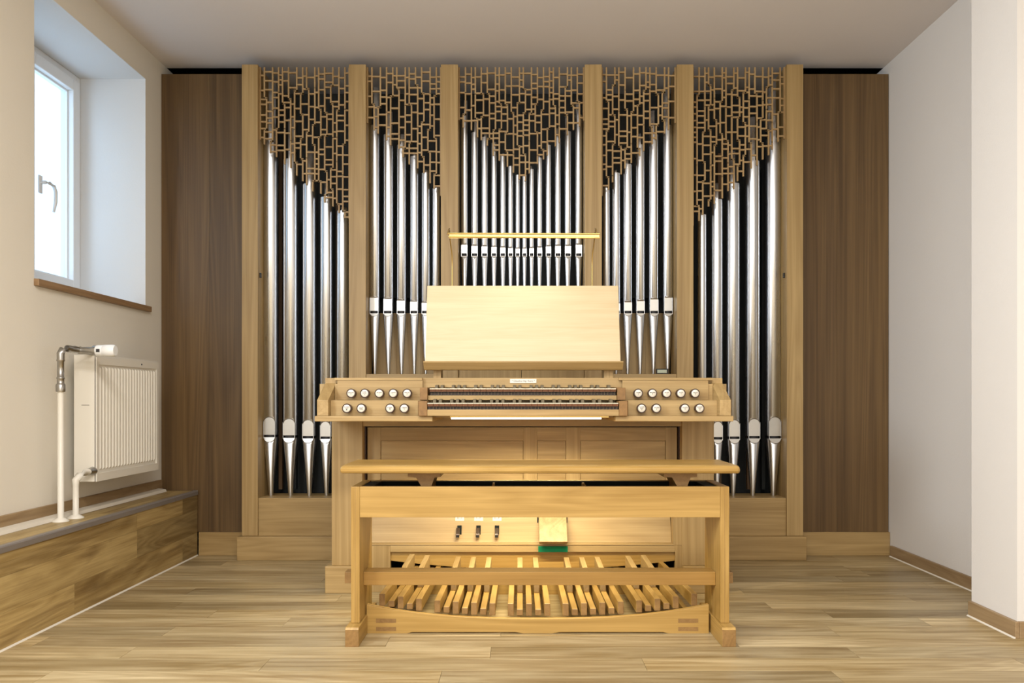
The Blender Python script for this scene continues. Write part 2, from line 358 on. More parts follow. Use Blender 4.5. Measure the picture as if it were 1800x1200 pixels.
# ------------------------------------------------------------------ radiator
RXb, RXf, RY0, RY1, RZ0, RZ1 = -2.020, -1.922, 3.745, 4.389, 0.518, 1.100
rad = thing('radiator', (-1.97, 4.07, LZ), 'white ribbed panel radiator on the cream wall under the window', 'radiator')
m = MB().box(RXf-0.004, RXf-0.001, RY0+0.002, RY1-0.002, RZ0+0.004, RZ1-0.012)
nr = 20; a0 = RY0+0.028; a1 = RY1-0.028; pt = (a1-a0)/nr
for i in range(nr):
    y = a0+pt*(i+0.5); w = pt*0.30; w2 = pt*0.16
    m.add([(RXf-0.001, y-w, RZ0+0.055), (RXf-0.001, y+w, RZ0+0.055), (RXf+0.0055, y+w2, RZ0+0.062), (RXf+0.0055, y-w2, RZ0+0.062),
           (RXf-0.001, y-w, RZ1-0.055), (RXf-0.001, y+w, RZ1-0.055), (RXf+0.0055, y+w2, RZ1-0.062), (RXf+0.0055, y-w2, RZ1-0.062)],
          [(0,1,2,3), (4,7,6,5), (3,2,6,7), (0,3,7,4), (1,5,6,2)])
m.box(RXf-0.004, RXf+0.0055, RY0+0.002, RY0+0.022, RZ0+0.004, RZ1-0.012); m.box(RXf-0.004, RXf+0.0055, RY1-0.022, RY1-0.002, RZ0+0.004, RZ1-0.012)
m.box(RXf-0.004, RXf+0.0055, RY0+0.022, RY1-0.022, RZ1-0.045, RZ1-0.012); m.box(RXf-0.004, RXf+0.0055, RY0+0.022, RY1-0.022, RZ0+0.004, RZ0+0.040)
m.build('front_panel', radM, rad)
MB().box(RXb+0.01, RXf-0.006, RY0+0.006, RY1-0.006, RZ0+0.006, RZ1-0.02).build('water_panels', radM, rad)
for a, b in ((RY0, RY0+0.0045), (RY1-0.0045, RY1)):
    MB().box(RXb, RXf-0.004, a, b, RZ0+0.004, RZ1-0.002).build('side_cover', radM, rad, bevel=0.001)
m = MB()
for i in range(26):
    y = RY0+0.012+i*(RY1-RY0-0.024)/25; m.box(RXb+0.014, RXf-0.016, y-0.003, y+0.003, RZ1-0.010, RZ1-0.004)
m.box(RXb+0.004, RXb+0.014, RY0+0.005, RY1-0.005, RZ1-0.012, RZ1-0.002); m.box(RXf-0.016, RXf-0.004, RY0+0.005, RY1-0.005, RZ1-0.012, RZ1-0.002)
m.build('top_grille', radM, rad)
MB().lathe((RXf+0.003, 4.19, RZ1-0.028), [(0.004, 0), (0.004, 0.005)], 10, 'x').build('vent_screw', inkM, rad)
MB().box(RXb+0.035, RXb+0.07, RY0-0.0012, RY0, 0.868, 0.871).build('maker_mark', greyM, rad)
for y in (RY0+0.12, RY1-0.12): MB().box(XL+0.001, RXb+0.012, y-0.015, y+0.015, RZ0+0.1, RZ1-0.08).build('wall_bracket', radM, rad)
# supply pipe with nickel fittings and thermostat
px_, py_ = -1.966, 3.54
sp = MB().lathe((px_, py_, LZ), [(0.034, -0.0008), (0.034, 0.003), (0.020, 0.012), (0.0125, 0.016), (0.0125, 0.555)], 20).build('supply_pipe', radM, rad)
ft = MB()
ft.lathe((px_, py_, LZ+0.555), [(0.019, 0), (0.020, 0.004), (0.020, 0.030), (0.017, 0.034), (0.015, 0.036), (0.015, 0.055), (0.017, 0.057), (0.017, 0.061), (0.014, 0.063), (0.014, 0.130), (0.017, 0.132), (0.017, 0.138)], 8)
ft.tube([(px_, py_, LZ+0.693), (px_, py_, LZ+0.720), (px_+0.004, py_+0.006, LZ+0.735), (px_+0.012, py_+0.028, LZ+0.742), (px_+0.016, py_+0.05, LZ+0.742)], 0.0155, 12)
vz = LZ+0.742-0.008
ft.build('elbow_fitting', chromeM, rad)
v = MB(); vy = py_+0.05; vx = px_+0.016
v.tube([(vx, vy, vz+0.008), (vx+0.004, vy+0.03, vz+0.008), (vx+0.008, vy+0.06, vz+0.006)], [0.013, 0.016, 0.013], 8)
v.tube([(vx+0.008, vy+0.06, vz+0.006), (vx+0.010, vy+0.085, vz+0.004), (vx+0.012, RY0+0.004, vz)], [0.018, 0.013, 0.012], 8)
v.tube([(vx+0.006, vy+0.055, vz+0.004), (vx+0.075, vy+0.055, vz+0.004)], 0.016, 12)
v.tube([(vx+0.072, vy+0.055, vz+0.004), (vx+0.086, vy+0.055, vz+0.004)], 0.024, 8)
v.build('valve_body', chromeM, rad)
hd = MB()
hd.lathe((vx+0.086, vy+0.055, vz+0.004), [(0.024, 0), (0.025, 0.002), (0.025, 0.028), (0.0245, 0.030), (0.0265, 0.032), (0.0265, 0.074), (0.022, 0.082)], 20, 'x')
hd.build('thermostat_head', pvcM, rad)
MB().box(vx+0.094, vx+0.110, vy+0.0295, vy+0.0302, vz-0.004, vz+0.010).build('scale_mark', inkM, rad)
# return pipe
qx, qy = -1.955, 3.64
MB().lathe((qx, qy, LZ), [(0.034, -0.0008), (0.034, 0.003), (0.020, 0.012), (0.0125, 0.016), (0.0125, 0.145)], 20).tube(
    [(qx, qy, LZ+0.14), (qx, qy, LZ+0.165), (qx+0.006, qy+0.02, LZ+0.185), (qx+0.014, qy+0.05, LZ+0.195), (qx+0.02, qy+0.075, LZ+0.197)], [0.0125, 0.016, 0.016, 0.015, 0.014], 12).build('return_pipe', radM, rad)
MB().tube([(qx+0.02, qy+0.07, LZ+0.197), (qx+0.022, qy+0.10, LZ+0.198), (qx+0.024, RY0+0.006, LZ+0.198)], [0.016, 0.020, 0.018], 8).build('lockshield_valve', chromeM, rad)

# ------------------------------------------------------------------ brown wall panels beside the organ
def side_panel(xs, lab, base):
    w = thing('wall_panel', ((xs[0]+xs[-1])/2, 4.76, 0), lab, 'panel')
    for a, b in zip(xs[:-1], xs[1:]):
        o = MB().box(a+0.0004, b-0.0004, 4.745, 4.765, base[2], 2.765).build('board', brownZ, w); t = random.uniform(0.9, 1.08); o.color = (t, t, t, 1)
    MB().box(base[0], base[1], 4.728, 4.7445, 0, 0.133).build('skirting_board', oakX, w, bevel=0.002)
    return w
side_panel([XL+0.002, -1.78, -1.592], 'tall smoked brown oak wall panel left of the organ, beside the radiator', (LX+0.006, -1.574, 0.133))
side_panel([1.635, PX(1471, 4.745), XR-0.004], 'tall smoked brown oak wall panel right of the organ, by the white wall', (1.602, XR-0.002, 0.133))

# ------------------------------------------------------------------ organ case
case = thing('organ_case', (0.02, 4.8, 0), 'tall oak organ case of five pipe bays with fretwork screens', 'organ')
YPF = 4.61; ZT = 2.766
pil = [(425, 453), (613, 643), (775, 805), (1028, 1058), (1190, 1219), (1383, 1412)]
PXs = [(PX(a, YPF), PX(b, YPF)) for a, b in pil]
for i, (a, b) in enumerate(PXs):
    MB().box(a, b, YPF, 4.86 if i in (0, 5) else 4.80, 0.132, ZT).build('pillar', oakZ, case, bevel=0.0015)
MB().box(PX(416, 4.58), PX(1418, 4.58), 4.58, 4.86, 0, 0.1315).build('plinth', oakX, case, bevel=0.003)
bays = [(PXs[i][1], PXs[i+1][0]) for i in range(5)]
toeZ = [0.342, 1.037, 1.36, 1.037, 0.342]
for i, (a, b) in enumerate(bays):
    if i in (0, 4):
        MB().box(a+0.0005, b-0.0005, 4.622, 4.86, 0.1318, toeZ[i]).build('toe_board', oakX, case, bevel=0.001)
    elif i == 2:
        c = (a+b)/2
        for p, q in ((a, c), (c, b)):
            MB().box(p+0.001, q-0.001, 4.63, 4.65, 0.134, 1.22).build('door_leaf', oakZ, case, bevel=0.001)
        MB().box(a+0.0005, b-0.0005, 4.622, 4.86, 1.222, toeZ[i]).build('toe_board', oakX, case, bevel=0.001)
    else:
        MB().box(a+0.0005, b-0.0005, 4.618, 4.86, 0.98, toeZ[i]).build('toe_board', oakX, case, bevel=0.001)
        MB().box(a+0.001, b-0.001, 4.63, 4.65, 0.134, 0.979).build('lower_panel', oakZ, case, bevel=0.001)
        for k in range(3):
            p = a+(b-a)*k/3; q = a+(b-a)*(k+1)/3
            MB().box(p+0.0005, q-0.0005, 4.84, 4.855, toeZ[i], 1.40).build('back_board', oakZ, case)
# dark inner cabinet: back boards, top left open towards the ceiling
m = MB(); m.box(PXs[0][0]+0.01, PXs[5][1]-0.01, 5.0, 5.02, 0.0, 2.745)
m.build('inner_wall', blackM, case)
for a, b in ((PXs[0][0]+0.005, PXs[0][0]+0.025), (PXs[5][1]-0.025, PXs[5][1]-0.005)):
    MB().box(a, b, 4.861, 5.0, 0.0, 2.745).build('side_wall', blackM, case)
for i in (0, 4):
    a, b = bays[i]
    for k in range(6):   # inner wooden uprights glimpsed behind the pipes
        x = a+(b-a)*(k+0.5)/6
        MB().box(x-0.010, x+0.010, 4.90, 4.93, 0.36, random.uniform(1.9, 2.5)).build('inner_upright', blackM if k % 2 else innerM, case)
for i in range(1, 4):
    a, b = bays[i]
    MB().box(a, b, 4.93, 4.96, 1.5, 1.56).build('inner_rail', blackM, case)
for x, s in ((PXs[0][1], 1), (PXs[5][0], -1)):
    MB().box(x, x+s*0.008, 4.64, 4.655, PZ(488, 4.65), PZ(480, 4.65)).build('door_catch', blkP, case)

# fretwork screens
def zlow_fn(pts):
    def f(px):
        if px <= pts[0][0]: return pts[0][1]
        for (a, u), (b, v) in zip(pts[:-1], pts[1:]):
            if px <= b: return u+(v-u)*(px-a)/(b-a)
        return pts[-1][1]
    return f
L1 = [(453, 238), (470, 250), (485, 272), (505, 285), (520, 305), (545, 325), (570, 345), (592, 368), (613, 380)]
L2 = [(643, 208), (655, 222), (680, 240), (700, 257), (720, 280), (745, 298), (757, 320), (775, 340)]
L3 = [(805, 205), (830, 230), (855, 250), (870, 270), (885, 282), (900, 300), (915, 318), (931, 300), (947, 282), (962, 268), (978, 250), (1003, 228), (1028, 206)]
L4 = [(1058, 340), (1076, 322), (1090, 300), (1112, 284), (1135, 258), (1155, 240), (1178, 222), (1190, 208)]
L5 = [(1219, 392), (1240, 368), (1262, 348), (1288, 325), (1312, 300), (1328, 285), (1348, 268), (1365, 250), (1383, 236)]
YL0, YL1 = 4.640, 4.652
for (a, b), Lp in zip(bays, (L1, L2, L3, L4, L5)):
    f = zlow_fn(Lp); YS = 4.645
    zl = lambda x: PZ(f(CX+x*F/YS), YS)
    n = round((b-a)/0.0336); p = (b-a)/n; w = 0.0041; m = MB(); ztop = ZT-0.004
    lines = []
    for i in range(n+1):
        x0 = a+i*p; edge = i in (0, n); x0 = a+w if i == 0 else (b-w if i == n else x0)
        segs = []; z = ztop; off = 0 if edge else random.choice((-0.18, 0.18))*p
        zend = zl(x0)-random.uniform(0.0, 0.022)
        if edge: zend = zl(x0)-0.01
        while z > zend:
            ln = random.uniform(0.10, 0.26) if not edge else 9
            z2 = max(zend, z-ln)
            if z2-zend < 0.03: z2 = zend
            segs.append((z, z2, x0+off)); 
            if z2 > zend:
                no = off if random.random() < 0.25 else -off
                if no != off: m.box(x0+min(off, no)-w, x0+max(off, no)+w, YL0, YL1, z2-w, z2+w)
                off = no
            z = z2
        for s in segs: m.box(s[2]-w, s[2]+w, YL0, YL1, s[1]-w*0.98, s[0])
        lines.append(segs)
    def xat(segs, z):
        for s in segs:
            if s[1] <= z <= s[0]: return s[2]
        return None
    for i in range(n):
        z = ztop-random.uniform(0.025, 0.06)
        while True:
            xa, xb = xat(lines[i], z), xat(lines[i+1], z)
            if xa is None or xb is None: break
            m.box(xa, xb, YL0+0.0004, YL1-0.0004, z-w, z+w)
            z -= random.choice((0.028, 0.038, 0.05, 0.06, 0.072, 0.084, 0.092))
    m.build('fretwork_screen', latM, case)

# ------------------------------------------------------------------ organ pipes
YPI = 4.735
def organ_pipe(cx, wpx, ytop, ystrip, yslot, ylip, ytip, zbase, arch, label, group, side=1, ylow=None):
    s = YPI/F; r = wpx/2*s; x = PX(cx, YPI); zs = PZ(yslot, YPI-r); zl = PZ(ylip, YPI-r); zt = PZ(ytop, YPI); zst = PZ(ystrip, YPI)
    t = thing('organ_pipe', (x, YPI, zbase), label, 'pipe', group)
    # body, flattened in front at the mouth
    k = math.cos(math.radians(38)); n = 36
    zs_list = [zs+0.006, zl-0.001, zl+0.006, zt]
    vs = []
    for j, z in enumerate(zs_list):
        for i in range(n):
            a = 2*math.pi*i/n; u, v = r*math.cos(a), r*math.sin(a)
            if j < 2: v = max(v, -r*k)
            vs.append((x+u, YPI+v, z))
    b = MB().add(vs, [(j*n+i, j*n+(i+1) % n, (j+1)*n+(i+1) % n, (j+1)*n+i) for j in range(3) for i in range(n)], True)
    # inner surface at the top and the narrower tuning tongue above it
    ri = r-0.0016
    b.lathe((x, YPI, zt), [(r, 0), (ri, 0), (ri, -0.12)], n, cap=False)
    am = math.radians(-90+side*28); aw = math.radians(62)
    b.lathe((x, YPI, zt-0.001), [(r, 0), (r, zst-zt), (ri, zst-zt), (ri, 0)], 10, a0=am-aw/2, a1=am+aw/2, cap=False)
    b.build('pipe_body', tinM, t)
    # foot
    rt = max(0.005, r*0.30); yl = -r*k
    zf = zs-0.008; vs = []
    rows = [(zf, r*1.0, True), (zf-0.022 if arch else zf-0.012, r*0.985, True), (zf-0.034 if arch else zf-0.02, r*0.96, False), (zbase+0.008, rt, False), (zbase, rt*0.92, False)]
    for z, rr, flat in rows:
        for i in range(n):
            a = 2*math.pi*i/n; u, v = rr*math.cos(a), rr*math.sin(a)
            if flat: v = max(v, -r*k)
            vs.append((x+u, YPI+v, z))
    ft = MB().add(vs, [(j*n+i, (j+1)*n+i, (j+1)*n+(i+1) % n, j*n+(i+1) % n) for j in range(len(rows)-1) for i in range(n)], True)
    ft.add([(x+r*math.cos(2*math.pi*i/n), YPI+max(r*math.sin(2*math.pi*i/n), -r*k), zf) for i in range(n)], [tuple(range(n))])
    ft.build('pipe_foot', tinM, t)
    # languid / core behind the slot
    MB().lathe((x, YPI, zs-0.008), [(r*0.76, 0), (r*0.76, 0.014)], 20).build('mouth_slot', inkM, t)
    hw = r*0.76; yf = YPI-r*k
    # upper lip: plate with arched (or straight) head, bulging a little
    if arch: top = [(x+hw*math.cos(math.pi*q/12), zl-hw*0.85+hw*0.85*math.sin(math.pi*q/12)) for q in range(13)]
    else: top = [(x+hw, zl-0.002), (x-hw, zl-0.002)]
    poly = [(x-hw, zs+0.006)]+[(x+hw, zs+0.006)]+top
    def pr(poly, d, name, mt): 
        return MB().prism(poly, 'y', yf-d, yf+0.001).build(name, mt, t, bevel=0.0006)
    pr(poly, 0.0022, 'upper_lip', lipM)
    # hood above the lip where the round body begins
    if arch:
        rim = []
        for q in range(13):
            aa = math.pi*q/12; rim.append((x+(hw+0.0005)*math.cos(aa), yf-0.003-0.0*q, zl-hw*0.85+hw*0.88*math.sin(aa)))
        MB().tube(rim, 0.0019, 6).build('lip_rim', rimM, t)  # dark rim colour stands for shading round the arch
    else:
        MB().prism([(yf-0.0005, zl-0.006), (yf-(r-r*k)*0.96-0.001, zl+0.004), (yf+0.001, zl+0.008)], 'x', x-hw*0.9, x+hw*0.9).build('lip_rim', tinM, t)
    lowr = hw*(1.0 if arch else 0.8)
    low = [(x-hw*math.cos(math.pi*q/12), zs-0.008-lowr*0.85*math.sin(math.pi*q/12)) for q in range(13)]
    zlo = min(q[1] for q in low); dd = lambda z: yf-0.0025-0.22*(zs-0.008-z)
    nl = len(low); fr = [(q[0], dd(q[1]), q[1]) for q in low]; bk = [(q[0], yf+0.001, q[1]) for q in low]
    MB().add(fr+bk, [tuple(range(nl)), tuple(range(2*nl-1, nl-1, -1))]+[(q, (q+1) % nl, (q+1) % nl+nl, q+nl) for q in range(nl)]).build('lower_lip', lipM, t)
    MB().tube([(q[0]+0.0, dd(q[1])+0.0012, q[1]-0.0010) for q in low], 0.0016 if arch else 0.0010, 6).build('lip_shade_edge', rimM, t)  # dark tube drawn as shade beneath the lower lip
    for sx in (-1, 1):
        MB().box(x+sx*hw, x+sx*(hw+0.0022), yf-0.006, yf+0.002, zs-0.012, zl-(0.02 if arch else 0.004)).build('ear', tinM, t)
    return t
ordn = ['first', 'second', 'third', 'fourth', 'fifth', 'sixth', 'seventh']
# bay 1 and 5 (large, arched lips)
B1 = [(476.5, 25, 246, 145, 766, 733), (511, 26, 282, 212, 767, 736), (544, 24, 325, 268, 768, 738), (574, 22, 348, 322, 769, 741), (602.5, 21, 372, 366, 770, 743)]
B5 = [(1359, 26, 246, 142, 768, 733), (1323, 24.5, 285, 209, 768, 736), (1288.5, 23, 324, 268, 769, 738), (1260, 20, 352, 324, 770, 741), (1234, 15.5, 378, 374, 770, 743)]
names1 = ['tallest', 'second tallest', 'middle', 'second shortest', 'shortest']
for i, p in enumerate(B1):
    organ_pipe(*p, 873, toeZ[0]+0.0002, True, '%s silver organ pipe of the five in the far left bay' % names1[i], 'large pipes in the two outer bays', 1)
for i, p in enumerate(B5):
    organ_pipe(*p, 873, toeZ[4]+0.0002, True, '%s silver organ pipe of the five in the far right bay' % names1[i], 'large pipes in the two outer bays', -1)
B2 = [(659, 18, 222, 156, 548, 522), (683, 18, 238, 198, 548, 524), (706, 17, 256, 238, 548, 527), (728.5, 15.5, 276, 271, 548, 529), (748.5, 15, 305, 300, 548, 531), (766.5, 13, 332, 328, 548, 533)]
B4 = [(1173.5, 17.5, 222, 155, 548, 522), (1148.5, 17.5, 238, 197, 548, 525), (1125, 16.5, 256, 237, 548, 528), (1103, 16, 290, 282, 548, 530), (1083, 14.5, 305, 300, 548, 532), (1066, 12.5, 332, 328, 548, 534)]
n6 = ['tallest', 'second tallest', 'third tallest', 'third shortest', 'second shortest', 'shortest']
for B, sd, nm in ((B2, 1, 'bay second from the left'), (B4, -1, 'bay second from the right')):
    for i, p in enumerate(B):
        organ_pipe(*p, 655, toeZ[1]+0.0002, False, '%s of the six slim silver pipes in the %s' % (n6[i], nm), 'slim pipes in the second and fourth bays', sd)
cen = [816.5, 834.5, 852, 868.5, 884, 897.5, 910, 922, 934.5, 948.5, 964, 980.5, 998, 1017]
wid = [12.2, 12.2, 11.5, 10, 10, 9.2, 8, 8, 8.5, 9.5, 10, 11, 12, 12.5]
tp = [202, 234, 242, 252, 272, 293, 308, 308, 298, 278, 256, 244, 232, 203]; stp = [178, 208, 238, 250, 271, 292, 308, 308, 292, 272, 252, 227, 199, 177]
lipt = [429, 431, 432, 433, 434, 435, 436, 436, 435, 434, 432, 431, 431, 429]
for i in range(14):
    sd = 'left' if i < 7 else 'right'; k = i if i < 7 else 13-i
    wh = ['outermost, beside the pillar', 'second from the pillar', 'third from the pillar', 'fourth from the pillar', 'third from the middle', 'second from the middle', 'shortest, at the very middle'][k]
    organ_pipe(cen[i], wid[i], tp[i], stp[i], 447, lipt[i], 560, toeZ[2]+0.0002, False, 'thin silver pipe in the %s half of the central bay, %s' % (sd, wh), 'thin pipes in the central bay', 1 if i < 7 else -1)

# small digital hygrometer on the right toe board
hy_ = thing('hygrometer', (PX(1164, 4.66), 4.655, 1.0372), 'small black digital hygrometer at the foot of the right inner pipes', 'hygrometer')
a, b = PX(1153, 4.65), PX(1174.5, 4.65)
MB().box(a, b, 4.640, 4.655, 1.0372, 1.067).build('casing', blkP, hy_, bevel=0.002)
MB().box(a+0.006, b-0.010, 4.6385, 4.640, 1.043, 1.061).build('display', lcdM, hy_)

# ------------------------------------------------------------------ text helper
def lettering(txt, c, size, parent, mat=inkM, normal='y', xs=1.0):
    """flat letters facing the viewer side (-Y), centred on c"""
    cu = bpy.data.curves.new('lettering', 'FONT'); cu.body = txt; cu.size = size; cu.align_x = 'CENTER'; cu.align_y = 'CENTER'; cu.extrude = 0.0002; cu.resolution_u = 2; cu.space_line = 0.85
    tmp = bpy.data.objects.new('tmp_text', cu); COL.objects.link(tmp); bpy.context.view_layer.update()
    me = bpy.data.meshes.new_from_object(tmp.evaluated_get(bpy.context.evaluated_depsgraph_get())); bpy.data.objects.remove(tmp, do_unlink=True)
    me.name = 'lettering'
    for v in me.vertices: v.co = Vector((v.co.x*xs, -v.co.z, v.co.y))
    me.materials.clear(); me.materials.append(mat)
    o = bpy.data.objects.new('lettering', me); COL.objects.link(o); o.parent = parent
    o.location = Vector(c)-ORG[parent.name]; ORG[o.name] = Vector(c); return o

# ------------------------------------------------------------------ console
con = thing('organ_console', (0.0185, 4.0, 0), 'oak organ console with two manuals and round stop knobs, in front of the case', 'organ console')
CL0, CL1, CR0, CR1 = -0.869, -0.726, 0.758, 0.906
for a, b, n_ in ((CL0, CL1, 0), (CR0, CR1, 1)):
    MB().box(a, b, 3.83, 4.45, 0.1245, 0.815).build('side_post', oakZ, con, bevel=0.0015)
    fa, fb = (a-0.026, b) if n_ == 0 else (a, b+0.026)
    MB().box(fa, fb, 3.808, 4.46, 0, 0.124).build('post_foot', oakX, con, bevel=0.003)
    # upper body above the posts
    MB().box(a, b, 3.60, 4.45, 0.8155, 0.9635).build('body_side', oakZ, con)
MB().box(CL1, CR0, 4.43, 4.45, 0.05, 0.9635).build('body_back', oakX, con)
MB().prism([(3.566, 0.966), (3.60, 0.964), (4.455, 0.964), (4.455, 0.9885), (3.566, 0.9885)], 'x', -0.835, 0.876).build('top_board', oakX, con, bevel=0.001)
MB().box(CL1, CR0, 3.84, 3.87, 0.770, 0.813).build('front_rail', oakX, con, bevel=0.001)
MB().box(CL1, CL1+0.006, 3.885, 3.93, 0.35, 0.769).build('dark_gap', ebonyM, con); MB().box(CR0-0.006, CR0, 3.885, 3.93, 0.35, 0.769).build('dark_gap', ebonyM, con)
MB().box(CL1+0.007, CR0-0.007, 3.905, 3.93, 0.7665, 0.7695).build('dark_gap', ebonyM, con)
# knee panel: stiles, rails, recessed panels
KX0, KX1, KZ0, KZ1, KY = CL1+0.010, CR0-0.010, 0.350, 0.764, 3.90
k = thing('tmp', (0, 0, 0)); bpy.data.objects.remove(k)
sx_ = [(KX0, PX(669, KY)), (PX(920, KY), PX(944, KY)), (PX(995, KY), PX(1020, KY)), (PX(1170, KY), KX1)]
kn = MB().box(KX0, KX1, KY+0.012, KY+0.02, KZ0, KZ1).build('knee_panel', oakX, con)
for a, b in sx_: MB().box(a, b, KY, KY+0.012, KZ0, KZ1).build('stile', oakZ, kn, bevel=0.0008)
for (a, b), (c, d) in zip(sx_[:-1], sx_[1:]):
    MB().box(b, c, KY, KY+0.012, KZ1-0.064, KZ1).build('rail', oakX, kn, bevel=0.0008); MB().box(b, c, KY, KY+0.012, KZ0, KZ0+0.064).build('rail', oakX, kn, bevel=0.0008)
    MB().box(b+0.0015, c-0.0015, KY+0.005, KY+0.012, KZ0+0.0655, KZ1-0.0655).build('inner_panel', oakX, kn, bevel=0.0008)
# lower front: frame round the toe board recess and the pedal opening
FY = 3.832; zt_ = PZ(958, FY); ox0, ox1, oz1 = PX(686, FY), PX(1187, FY), PZ(970, FY)
MB().box(CL1, ox0, FY, FY+0.03, 0.0, zt_-0.001).build('lower_stile', oakZ, con, bevel=0.001)
MB().box(ox1, CR0, FY, FY+0.03, 0.0, zt_-0.001).build('lower_stile', oakZ, con, bevel=0.001)
MB().box(ox0+0.0005, ox1-0.0005, FY, FY+0.011, oz1, zt_-0.001).build('lower_rail', oakX, con, bevel=0.001)
MB().box(CL1, CR0-0.052+0.014, FY-0.002, FY+0.055, zt_-0.0005, zt_+0.006).build('toe_ledge', oakX, con, bevel=0.001)
MB().box(CR0-0.038, CR0, FY, FY+0.055, zt_-0.0005, KZ0-0.001).build('recess_stile', oakZ, con, bevel=0.001)
MB().box(CR0-0.042, CR0-0.0385, FY-0.001, FY+0.055, zt_+0.0065, KZ0-0.01).build('recess_edge', oakZ, con)
TB0, TB1 = 3.865, 3.90     # toe board, leaning back a little
tb = MB().prism([(TB0, zt_+0.0065), (TB1, KZ0-0.001), (TB1+0.015, KZ0-0.001), (TB0+0.015, zt_+0.0065)], 'x', CL1+0.001, CR0-0.043).build('toe_panel', oakX, con)
def tby(z): return TB0+(TB1-TB0)*(z-zt_)/(KZ0-zt_)
MB().box(PX(1187, 3.89), PX(1204, 3.89), 3.86, 3.888, 0.333, 0.345).build('painted_shade', blackM, con)  # black block standing in for the shadow in the cutout corner
# pedal opening: lit inner board with concave foot, black behind
xm = (ox0+ox1)/2; hw_ = (ox1-ox0)/2
def zc(x): u = (x-xm)/hw_; return 0.103+0.042*u*u
top = [(ox0+(ox1-ox0)*q/20, 0.200) for q in range(21)]; bot = [(p[0], zc(p[0])+0.0) for p in top]
MB().prism(top+bot[::-1], 'y', FY+0.0115, FY+0.0215).build('pedal_guard', benX, con)
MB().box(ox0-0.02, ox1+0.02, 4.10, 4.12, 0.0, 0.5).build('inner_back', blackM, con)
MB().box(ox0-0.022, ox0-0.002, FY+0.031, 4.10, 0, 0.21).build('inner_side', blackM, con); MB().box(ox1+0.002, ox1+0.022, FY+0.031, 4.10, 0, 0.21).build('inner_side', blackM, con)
MB().box(ox0, ox1, FY+0.002, FY+0.03, 0.0, 0.012).build('sill_strip', oakX, con)
# toe levers with label plates
for px0, px1, tx, lean in ((803, 812, 'II - I', -0.006), (837, 845, 'I - P', -0.002), (870, 877, 'II - P', 0)):
    xc = PX((px0+px1)/2, 3.87); zA, zB = PZ(947, 3.87), PZ(924, 3.87); yA = tby((zA+zB)/2)
    sl = MB().box(xc-0.010, xc+0.010, yA-0.004, yA+0.006, zA, zB).build('lever_slot', darkgM, con)
    lv = MB().prism([(yA-0.004, zB-0.010), (yA-0.030, zA+0.026), (yA-0.030, zA+0.020), (yA-0.004, zA+0.020)], 'x', xc-0.009+lean, xc+0.008+lean).build('toe_lever', steelM, con, bevel=0.001)
    MB().box(xc-0.009+lean, xc+0.006+lean, yA-0.030, yA-0.018, zA+0.010, zA+0.0195).build('lever_stop', blkP, lv)
    zc_ = PZ(911, 3.88); yb = tby(zc_)-0.001
    pl_ = MB().box(xc-0.021, xc+0.021, yb-0.003, yb+0.001, zc_-0.013, zc_+0.011).build('label_plate', porcM, con, bevel=0.0008)
    lettering(tx, (xc, yb-0.0034, zc_+0.001), 0.0135, pl_)
# expression pedal
ex0, ex1 = PX(948, 3.80), PX(997, 3.80)
ep = MB().prism([(3.888, 0.345), (3.790, 0.232), (3.784, 0.238), (3.780, 0.244), (3.870, 0.352)], 'x', ex0, ex1).build('expression_pedal', oakZ, con, bevel=0.001)
MB().box(ex0-0.004, ex1+0.004, 3.822, 3.832, 0.188, 0.214).build('felt_pad', greenM, ep)
MB().box(ex0-0.008, ex0-0.002, tby(0.32)-0.002, tby(0.32)+0.02, 0.292, 0.346).build('pedal_slot', blackM, ep)
MB().box(ex1+0.0015, ex1+0.006, tby(0.32)-0.002, tby(0.32)+0.02, 0.292, 0.346).build('pedal_slot', blackM, ep)
# cheeks
for a, b in ((-0.837, -0.790), (0.833, 0.880)):
    MB().prism([(3.42, 0.828), (3.42, 0.893), (3.565, 0.966), (3.565, 0.9885), (3.75, 0.9885), (3.75, 0.828)], 'x', a, b).build('cheek', oakY, con, bevel=0.0015)
# jamb base boards with chamfered inner ends
for pts in ([(-0.842, 3.398), (-0.356, 3.398), (-0.352, 3.43), (-0.352, 3.82), (-0.842, 3.82)], [(0.399, 3.398), (0.885, 3.398), (0.885, 3.82), (0.395, 3.82), (0.395, 3.43)]):
    MB().prism(pts, 'z', 0.805, 0.8275).build('desk_board', oakX, con, bevel=0.003)
MB().box(-0.3515, 0.3945, 3.45, 3.82, 0.820, 0.8275).build('key_bed', benX, con)
